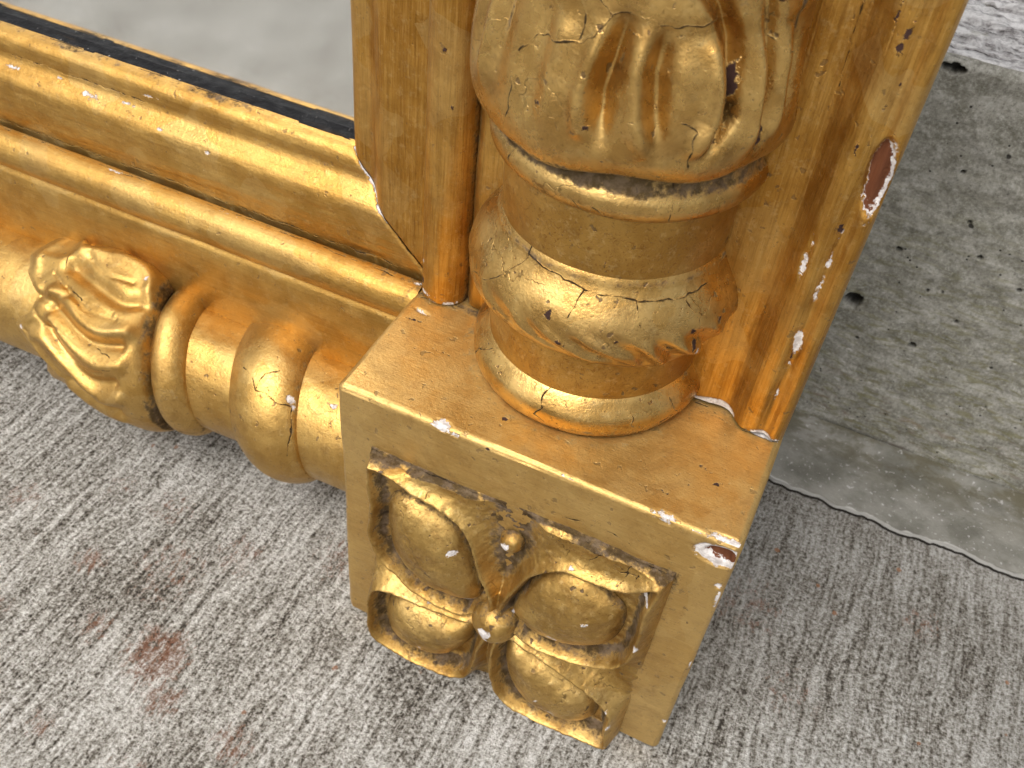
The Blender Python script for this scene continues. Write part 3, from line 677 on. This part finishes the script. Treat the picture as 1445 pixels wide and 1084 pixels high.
def bulb_disp(Y, R_, g):
    a = arc(g)
    R_ = R_*(1-.085*sstep(35, 80, g)-.02*np.exp(-(g/30)**2))
    for gi, (pts, dep, wd) in enumerate(GRV):
        if gi not in (3, 4): dep = dep*sstep(1.03, .94, Y)
        dd = polydist(a+.004*vnoise(a*20, Y*20), Y, A(pts)); R_ = R_-1.35*dep*np.exp(-(dd/(1.25*wd))**2)*sstep(.745, .86, Y)
    for pts, dep, wd in RIB:
        dd = polydist(a, Y, A(pts)); R_ = R_+1.9*dep*np.exp(-(dd/(1.05*wd))**2)*sstep(.75, .84, Y)*sstep(1.03, .92, Y)
    # the leaf tips above roll forward
    R_ = R_+.004*sstep(.99, 1.02, Y)*sstep(1.2, 1.08, Y)
    # wavy lower hem and a little wandering
    hem = (.012*np.sin(np.radians(g*2.6-10))+.006*np.sin(np.radians(g*7)))*sstep(.80, .70, Y)
    R_ = R_+.0022*fbm(a*7, Y*7)
    return Y+hem, R_
def bulb_attr(Y, R_, g):
    a = arc(g)
    crev = polydist(a, Y, A(GRV[5][0])); cr2 = polydist(a, Y, A(GRV[6][0]))
    lst = [[(2, 1.005), (11, 1.006), (17, 1.004), (25, 1.003), (34, 1.011)], [(-26, .89), (-21, .922), (-11, .941), (-6, .946), (-1, .968), (2, 1.001)], [(27, .851), (32, .835), (32, .763)], [(32, .835), (38, .82)], [(-28, .85), (-27, .826), (-28, .76)],
           [(40, 1.03), (51, 1.018), (54, .977), (60, .945), (68, .936)], [(54, 1.015), (51, .97)], [(-5, .99), (-7, .95)], [(-16, .81), (-9, .805), (-8, .78)], [(2, 1.005), (-3, 1.03), (-9, 1.06)]]
    cr = cracks(a, Y, [A(p) for p in lst])
    return {'crack': cr, 'grime_shade': .95*np.exp(-(crev/.010)**2)*sstep(.86, .90, Y)+.75*np.exp(-(cr2/.008)**2)*sstep(.86, .92, Y)+.7*sstep(.718, .700, Y)+.4*sstep(.99, 1.02, Y)*np.clip(.5+fbm(a*9, Y*9), 0, 1),
            'chip_dark': chips(a, Y, [(arc(42), .90, .010, .045, .0), (arc(41), .845, .012, .030, .15), (arc(-15), .822, .009, .007, 0), (arc(-14.5), .835, .006, .004, 0), (arc(1), .811, .010, .006, -.5), (arc(-1), .80, .003, .006, 0), (arc(55), 1.044, .030, .010, .2), (arc(57), .800, .009, .030, .1), (arc(10), .978, .016, .003, -.1), (arc(7), .75, .006, .004, 0), (arc(20), .86, .003, .012, 0)])}
bulb = upright('leaf_bulb', [(.690, .262), (.693, .282), (.699, .300), (.712, .318), (.735, .332), (.765, .341), (.80, .3435), (.84, .341), (.88, .336), (.94, .327), (1.0, .318), (1.08, .312), (1.16, .308), (1.24, .292), (1.30, .268), (1.34, .246)], 330, G_col, bulb_disp, bulb_attr, shaft, thetas(-85, 110, 620, 80))

# lower, lying column (axis along the rail)
LC = (-.586, -.366); LK = 1.04
def lying(name, prof, nx, mat, disp=None, attrf=None, parent=None, smooth=True, th=None):
    p = crom(prof, 12) if smooth else np.array(prof, float)
    p = resample(p, nx)
    th = thetas(-60, 130, 360, 80) if th is None else th
    D = p[:, 0][:, None]+0*th[None]; R_ = p[:, 1][:, None]+0*th[None]; T = th[None]+0*D
    g = np.degrees(T); g = np.where(g > 180, g-360, g)
    R_ = R_+.002*fbm(np.cos(T)*2.2, D*6, np.sin(T)*2.2+7)
    if disp is not None: D, R_ = disp(D, R_, g)
    at_ = attrf(D, R_, g) if attrf else None
    D = D*LK+.037; R_ = R_*LK
    D = D-.062*np.sin(np.radians(g-35))*sstep(-.02, .22, D)/LK
    P = np.stack([-D, LC[0]+R_*np.cos(T), LC[1]+R_*np.sin(T)], -1)
    return grid_mesh(name, P, mat, parent or frame, at_, close_v=True, flip=False, origin=fo)
def la(g, R0=.22): return np.radians(g)*R0
lshaft = lying('lying_column', [(-.06, .192), (.0, .194), (.1, .196), (.25, .196), (.4, .19), (.5, .188), (.65, .190), (.8, .193), (1., .194), (1.2, .195), (1.5, .196), (2., .197), (-L_END, .197)], 220, G_bot,
    attrf=lambda D, R_, g: {'chip_white': chips(D, la(g), [(.145, la(32), .014, .008, .3), (.06, la(48), .010, .006, 0)]), 'chip_dark': chips(D, la(g), [(.535, la(49), .008, .014, .2)]),
                            'grime_shade': .4*np.exp(-((D-.655)/.02)**2)+.42*np.exp(-((D-.255)/.012)**2)+.36*np.exp(-((D-.475)/.012)**2)+.3*sstep(.05,.0,D)})
def ring_attr(D, R_, g):
    return {'crack': cracks(D, la(g), [[(.425, la(32)), (.38, la(38)), (.367, la(44)), (.338, la(42)), (.301, la(46)), (.262, la(44)), (.265, la(70)), (.275, la(85))], [(.367, la(44)), (.35, la(30)), (.311, la(25))]], .004),
            'chip_white': chips(D, la(g), [(.270, la(40), .010, .010, 0), (.262, la(45), .005, .007, 0)]), 'grime_shade': .4*sstep(.275, .255, D)+.4*sstep(.47, .49, D)}
lring = lying('turned_ring', [(.252, .190), (.256, .202), (.275, .219), (.305, .234), (.345, .2435), (.385, .2435), (.425, .233), (.455, .217), (.475, .202), (.482, .186)], 90, G_bot, None, ring_attr, lshaft)
lcol = lying('collar_ring', [(.635, .186), (.640, .198), (.655, .214), (.675, .226), (.70, .2325), (.720, .230), (.733, .223), (.742, .212), (.750, .203), (.765, .2), (.78, .195)], 70, G_bot, None,
    lambda D, R_, g: {'grime_shade': (.70*sstep(.726, .742, D)*np.clip(.75+.6*fbm(D*12, la(g)*6), 0, 1.3)+.38*np.clip(.5+fbm(D*9, la(g)*9+4), 0, 1))}, lshaft)
edge_pts = np.array([(-180, 1.1), (-120, 1.2), (-70, 1.12), (-38, 1.235), (-22, 1.19), (-7, 1.174), (14, 1.225), (28, 1.185), (40, 1.113), (53, 1.115), (62, 1.15), (70, 1.18), (78, 1.13), (96, 1.03), (112, 1.10), (130, 1.16), (150, 1.08), (180, 1.1)])
def edge_at(g): return np.interp(g, edge_pts[:, 0], edge_pts[:, 1])+.03
LR = [([(1.10, -4), (1.076, 0), (.985, -3), (.873, -2), (.819, 3), (.795, 15)], .022, .020), ([(1.09, 35), (1.074, 35), (1.006, 37), (.936, 44), (.859, 46), (.79, 40)], .022, .020), ([(1.06, 52), (1.043, 53), (.96, 61), (.863, 67), (.78, 62)], .016, .018), ([(1.12, 70), (1.075, 69), (.947, 83), (.848, 93), (.78, 86)], .016, .020), ([(1.1, -36), (.95, -34), (.82, -30)], .018, .02), ([(1.0, 105), (.9, 112), (.8, 110)], .012, .02), ([(1.2, 14), (1.13, 12), (1.08, 6)], .012, .02)]
LG = [([(1.073, 12), (.969, 19), (.857, 24), (.80, 18)], .026, .022), ([(1.06, 44), (.962, 52), (.886, 55), (.80, 50)], .024, .018), ([(1.06, 60), (.972, 75), (.885, 82), (.80, 77)], .020, .018), ([(1.06, -18), (.95, -18), (.82, -14)], .018, .022), ([(.98, 95), (.88, 101), (.8, 100)], .014, .018), ([(1.13, 40), (1.09, 40), (1.03, 34)], .014, .014)]
SH = lambda D, g: D-.062*np.sin(np.radians(g-35))
def leaf_disp(D0, R_, g):
    a = la(g); D = SH(D0, g)
    for pts, dep, wd in LR: R_ = R_+.85*dep*np.exp(-(polydist(D, a, crom([(x, la(y)) for x, y in pts], 8))/(wd*1.0))**2)
    for pts, dep, wd in LG: R_ = R_-.9*dep*np.exp(-(polydist(D, a, crom([(x, la(y)) for x, y in pts], 8))/(wd*1.0))**2)
    for k, (x0, g0, x1, g1) in enumerate([(1.12, 22, .86, 34), (1.05, 28, .84, 36), (1.05, 2, .86, 10), (1.08, 60, .88, 76), (1.0, 68, .84, 72), (1.02, 82, .86, 92), (1.15, -20, .86, -26), (1.10, -8, .9, -8), (1.13, 52, 1.02, 56)]):
        mid_ = ((x0+x1)/2, la((g0+g1)/2+5))
        R_ = R_-.0035*np.exp(-(polydist(D, a, crom([(x0, la(g0)), mid_, (x1, la(g1))], 6))/.007)**2)
    e = edge_at(g)+.008*vnoise(g/7, D*0)
    R_ = R_*(1+.07*sstep(30, -20, g)+.025)+.006*np.exp(-((D-e+.03)/.022)**2)
    R_ = np.where(D > e, np.maximum(R_-(D-e)*3.2, .183), R_)
    return D0, R_+.0012*fbm(D*10, a*10)
def leaf_attr(D0, R_, g):
    a = la(g); e = edge_at(g); D = SH(D0, g)
    return {'crack': cracks(D, a, [[(1.107, la(6)), (1.091, la(18)), (1.026, la(29)), (.972, la(32))], [(.87, la(57)), (.79, la(60))], [(.86, la(70)), (.80, la(66))]], .004),
            'chip_white': chips(D, a, [(1.172, la(69), .010, .010, 0), (.83, la(5), .006, .004, 0)]),
            'grime_shade': .30*np.exp(-((D-e)/.015)**2)+.9*sstep(.776, .758, D0)*np.clip(.75+.5*fbm(a*7, D*7), 0, 1.2)}
leaf = lying('leaf_sheath', [(.748, .196), (.752, .214), (.760, .232), (.78, .248), (.82, .260), (.89, .264), (.97, .258), (1.04, .247), (1.10, .237), (1.16, .227), (1.22, .217), (1.28, .207), (1.34, .190)], 260, G_bot, leaf_disp, leaf_attr, lshaft, th=thetas(-60, 130, 460, 90))

# stile and rail --------------------------------------------------------------
def smooth_prof(pts, nseg=10): return crom(pts, nseg)
# outer member across X (stile) : from behind the bead to the outer edge and back
outer = smooth_prof([(.120, -.45), (.132, -.432), (.145, -.415), (.165, -.406), (.22, -.402), (.35, -.40), (.50, -.398), (.65, -.392), (.76, -.381), (.805, -.380), (.835, -.384), (.858, -.378), (.878, -.360), (.897, -.342), (.915, -.334), (.930, -.3335), (.943, -.340), (.952, -.345), (.961, -.343), (.973, -.336), (.984, -.336), (.993, -.343), (.998, -.356), (1.0, -.375), (1.0, -.42), (1.0, -.50), (1.0, -.62)], 10)
outer = resample(outer, 330)
yl = np.r_[np.linspace(.006, 1.15, 300), np.linspace(1.2, T_END, 20)]
PX, YL = np.meshgrid(np.arange(len(outer)), yl, indexing='ij')
X = outer[:, 0][:, None]+0*YL; Z = outer[:, 1][:, None]+0*YL
s_ = np.r_[0, np.cumsum(np.hypot(*np.diff(outer, axis=0).T))][:, None]+0*YL
def s_of(x): return np.interp(x, outer[:240, 0], s_[:240, 0])
wav = .002*fbm(X*14, YL*2.5)+.0012*fbm(X*30, YL*8)
Z2 = Z+wav*(X < .998); X2 = X
sc = s_[np.argmax(outer[:, 0] > .9745), 0]
bend = sstep(.03, 0, YL)*.004
cwS = chips(s_, YL, [(sc+.003, .722, .0285, .082, .10), (s_of(.906), .543, .004, .022, .1), (s_of(.905), .497, .007, .035, .1), (s_of(.984), .44, .005, .04, 0), (s_of(.984), .30, .012, .04, .15), (s_of(.97), .235, .006, .010, .3), (s_of(.84), .012, .045, .014, -.1), (s_of(.80), .010, .03, .008, 0), (s_of(.97), .008, .04, .008, 0), (s_of(.99), .15, .003, .03, 0),(s_of(.94),.012,.02,.006,0),(s_of(.988),.535,.003,.03,0)])
cbS = chips(s_, YL, [(sc-.001, .727, .0245, .074, .10)])
ckS = chips(s_, YL, [(s_of(.927), .962, .008, .022, .1), (s_of(.930), .992, .006, .018, -.2), (s_of(.918), .772, .006, .024, .1), (s_of(.94), .86, .004, .012, 0), (s_of(.905), 1.03, .005, .03, 0), (s_of(.935), .80, .003, .012, .1), (s_of(.982), .255, .005, .02, .2), (s_of(.93), .345, .004, .01, 0), (s_of(.965), .90, .004, .005, 0), (s_of(.955), .935, .003, .004, 0), (s_of(.91), .70, .003, .01, 0), (s_of(.945),.60,.003,.008,0)])
crS = cracks(s_, YL, [[(s_of(.84), 1.1), (s_of(.846), .95), (s_of(.85), .85)], [(s_of(.93), .34), (s_of(.94), .32)]], .003)
grS = .55*np.exp(-((X-.132)/.012)**2)+.5*sstep(.03, .0, YL)*(X > .13)+.15*np.exp(-((X-.838)/.02)**2)+.4*np.exp(-((X-.952)/.006)**2)*sstep(.3, .9, YL)
cut_ = .009*sstep(CL-.004, CL+.003, cbS)+.004*sstep(CL-.003, CL+.002, cwS)
X2 = X2-.5*cut_*sstep(.965, .99, X); Z2 = Z2-cut_
stile = grid_mesh('side_stile', np.stack([X2, YL, Z2], -1), G_stile, frame, {'chip_white': cwS, 'chip_brown': cbS, 'chip_dark': ckS, 'crack': crS, 'grime_shade': grS}, flip=True, origin=fo)

railp = np.stack([outer[:, 0]*-1, outer[:, 1]], 1)     # same section turned onto the rail: Y = -X
xl = np.r_[np.linspace(L_END, -1.8, 16), np.linspace(-1.75, -.001, 180)]
sel = slice(0, 330, 2)
PX, XL = np.meshgrid(np.arange(len(railp[sel])), xl, indexing='ij')
Yr = np.maximum(railp[sel][:, 0][:, None]+0*XL, -H); Zr = railp[sel][:, 1][:, None]+0*XL
wav = .002*fbm(XL*2.5, Yr*14)
Zr = Zr-.16*sstep(-.62, -.80, Yr)*(Zr > -.58)
grR = .4*np.exp(-((Yr+.132)/.010)**2)
rail = grid_mesh('bottom_rail', np.stack([XL, Yr*.965, Zr+wav*(Yr > -.95)], -1), G_rail, frame, {'grime_shade': grR}, flip=True, origin=fo)

# beads (half rounds) beside the sight mouldings
tb = np.linspace(0, 1, 60)
def bead_prof():
    a = np.linspace(math.pi*1.06, -.06*math.pi, 60)
    return np.stack([.066+.062*np.cos(a), -.432+.060*np.sin(a)**1.0], 1)
bp_ = bead_prof()
yl2 = np.r_[np.linspace(.006, 1.1, 200), np.linspace(1.15, T_END, 14)]
PX, YL = np.meshgrid(np.arange(60), yl2, indexing='ij')
X = bp_[:, 0][:, None]+.0018*vnoise(YL*3, YL*0+2); Z = bp_[:, 1][:, None]+.0015*fbm(PX/14, YL*4)
sa = np.linspace(0, .2, 60)[:, None]+0*YL
sbead = grid_mesh('bead', np.stack([X, YL, Z], -1), G_stile, frame,
    {'grime_shade': .55*sstep(.04, 0, YL)+.65*sstep(.150, .19, sa), 'chip_white': chips(sa, YL, [(.06, .02, .03, .006, 0), (.05, .11, .006, .006, 0), (.13, .008, .03, .005, .0)]), 'chip_dark': chips(sa, YL, [(.10, .70, .006, .008, .2), (.05, .05, .008, .014, 0), (.12, .57, .004, .006, 0)])}, flip=True, origin=fo)
xl2 = np.r_[np.linspace(L_END, -1.8, 14), np.linspace(-1.75, -.001, 300)]
PX, XL = np.meshgrid(np.arange(60), xl2, indexing='ij')
Yb = -bp_[:, 0][:, None]+.0018*vnoise(XL*3, XL*0+8); Zb = bp_[:, 1][:, None]+.0015*fbm(PX/14, XL*4+7)
sa = np.linspace(0, .2, 60)[:, None]+0*XL
rbead = grid_mesh('bead', np.stack([XL, Yb, Zb], -1), G_rail, frame,
    {'grime_shade': .45*sstep(-.10, 0, XL)*np.clip(.6+fbm(XL*9, sa*9), 0, 1)+.5*sstep(.03, 0, sa)*np.clip(.4+fbm(XL*6, sa*6), 0, 1)+.5*sstep(.160, .19, sa),
     'chip_white': chips(sa, XL, [(.018, -.62, .004, .02, 0), (.015, -1.02, .004, .02, 0), (.012, -.02, .010, .012, 0)]),
     'crack': cracks(XL, sa, [[(-3, .012), (-1.4, .012), (-1., .014), (-.7, .010), (-.4, .014), (-.2, .010), (0, .014)]], .007, 16)}, flip=False, origin=fo)

# mitred sight mouldings
sight = smooth_prof([(-.05, -.462), (-.02, -.462), (.004, -.462), (.02, -.4615), (.05, -.460), (.09, -.4600), (.120, -.4605), (.140, -.463), (.155, -.470), (.168, -.482), (.180, -.497), (.193, -.509), (.207, -.514), (.220, -.514), (.236, -.515), (.250, -.520), (.261, -.530), (.268, -.543), (.271, -.556), (.272, -.566)], 8)
sight = resample(sight, 150)
def mould(horizontal):
    n1 = 330
    tl = np.r_[np.linspace(0, 1, n1)**1.0]
    a = sight[:, 0][:, None]+0*tl; z = sight[:, 1][:, None]+0*tl
    start = a+.003
    L = np.where(tl <= .97, tl/.97*1.85, 1.85+(tl-.97)/.03*1.3)[None]+0*a
    run = start+L
    z = z+.0018*fbm(run*2.6, a*16)+.001*fbm(run*9, a*40)
    z = z-.006*sstep(.008, 0, L)
    sdist = L-.0
    white = np.clip(CL+.0045*(1+.9*vnoise(a*24, a*0))*((a > .10) & (a < .268))-sdist, 0, 2*CL)*(a > .085)
    if horizontal:
        P = np.stack([-run, a, z], -1)
        cw = np.maximum(white, chips(a, run, [(.178, 1.12, .006, .035, 0), (.185, .98, .003, .02, 0), (.225, .92, .004, .03, .1), (.19, 1.22, .004, .02, 0), (.16, .86, .003, .01, 0), (.195, .68, .005, .006, 0), (.145, .70, .004, .008, 0), (.18, 1.4, .003, .03, 0)]))
        ck = cracks(run, a, [[(.05, .004), (.4, .002), (.8, .005), (1.2, .003), (1.6, .004), (2, .004)], [(0.004, 0), (.13, .13)], [(.9, .205), (1.3, .207), (1.7, .206)]], .004)
        gr = .36*np.exp(-((a-.205)/.01)**2)+.4*sstep(.02, .0, a)*np.clip(.5+fbm(run*7, a*7), 0, 1)+.25*np.clip(fbm(run*4, a*14), 0, 1)*sstep(.7, .2, run)
        gr = np.maximum(gr, .55*sstep(.262, .270, a)*np.clip(.6+fbm(run*8, a*9), 0, 1.3))
        mat = G_rail
    else:
        P = np.stack([-a, run, z], -1)
        cw = white; ck = cracks(a, run, [[(.25, .95), (.245, .75)], [(.0, .004), (.13, .13)]], .003)
        gr = .3*np.exp(-((a-.20)/.012)**2)+.35*np.clip(fbm(run*6, a*20), 0, 1)*sstep(.5, .1, run); mat = G_stile
    return grid_mesh('sight_moulding', P, mat, frame, {'chip_white': cw, 'crack': ck, 'grime_shade': gr}, flip=not horizontal, origin=fo)
m1 = mould(True); m2 = mould(False)

# blackened rebate behind the sight edge and the silvered glass
def black_mat():
    n = NT('black_rebate'); co = n.co
    a = n.noise(co, 30, 4, .65); b = n.noise(n.vm('MULTIPLY', co, (6, 40, 40)), 1, 3, .6)
    col = n.mix(n.mr(b, .55, .75), (.004, .004, .005), (.022, .014, .008))
    col = n.mix(n.mr(n.noise(co, 70, 2, .6), .70, .74), col, (.30, .28, .27))
    n.link(col, n.b.inputs['Base Color']); n.link(n.mr(a, .3, .7, .45, .7), n.b.inputs['Roughness']); n.b.inputs['Specular IOR Level'].default_value = .12
    n.link(n.bump(a, .5, .008*S), n.b.inputs['Normal'])
    return n.m
BLK = black_mat()
ZG = -.604
def rebate(horizontal):
    t = np.linspace(0, 1, 240); v = np.linspace(0, 1, 8)
    V, T = np.meshgrid(v, t, indexing='ij')
    run = .272+(T**1.5)*3.0; a = .2715+.004*V**2+.0015*fbm(run*12, V*3); z = -.560-(.046)*V
    P = np.stack([-run, a, z], -1) if horizontal else np.stack([-a, run, z], -1)
    return grid_mesh('rebate', P, BLK, frame, None, flip=not horizontal, origin=fo)
rebate(True); rebate(False)
def glass_mat():
    n = NT('silvered_glass'); co = n.co
    a = n.noise(co, 3.5, 4, .6); b = n.noise(co, 40, 3, .6)
    n.link(n.mix(a, (.90, .92, .905), (.95, .96, .95)), n.b.inputs['Base Color']); n.b.inputs['Metallic'].default_value = 1
    n.link(n.mr(b, .3, .7, .085, .12), n.b.inputs['Roughness'])
    return n.m
xg = np.linspace(L_END, -.27, 6); yg = np.linspace(.27, T_END, 6)
X, Y = np.meshgrid(xg, yg, indexing='ij')
glass = grid_mesh('mirror_glass', np.stack([X, Y, ZG+0*X], -1), glass_mat(), frame, origin=fo)
# plain wooden back
def wood_mat():
    n = NT('back_wood'); co = n.co
    a = n.noise(n.vm('MULTIPLY', co, (3, 40, 40)), 1, 4, .6)
    n.link(n.mix(a, (.10, .055, .03), (.22, .13, .07)), n.b.inputs['Base Color']); n.b.inputs['Roughness'].default_value = .8
    return n.m
X, Y = np.meshgrid(np.linspace(L_END, .998, 4), np.linspace(-.93, T_END, 4), indexing='ij')
grid_mesh('backboard', np.stack([X, Y, -.618+0*X], -1), wood_mat(), frame, flip=True, origin=fo)
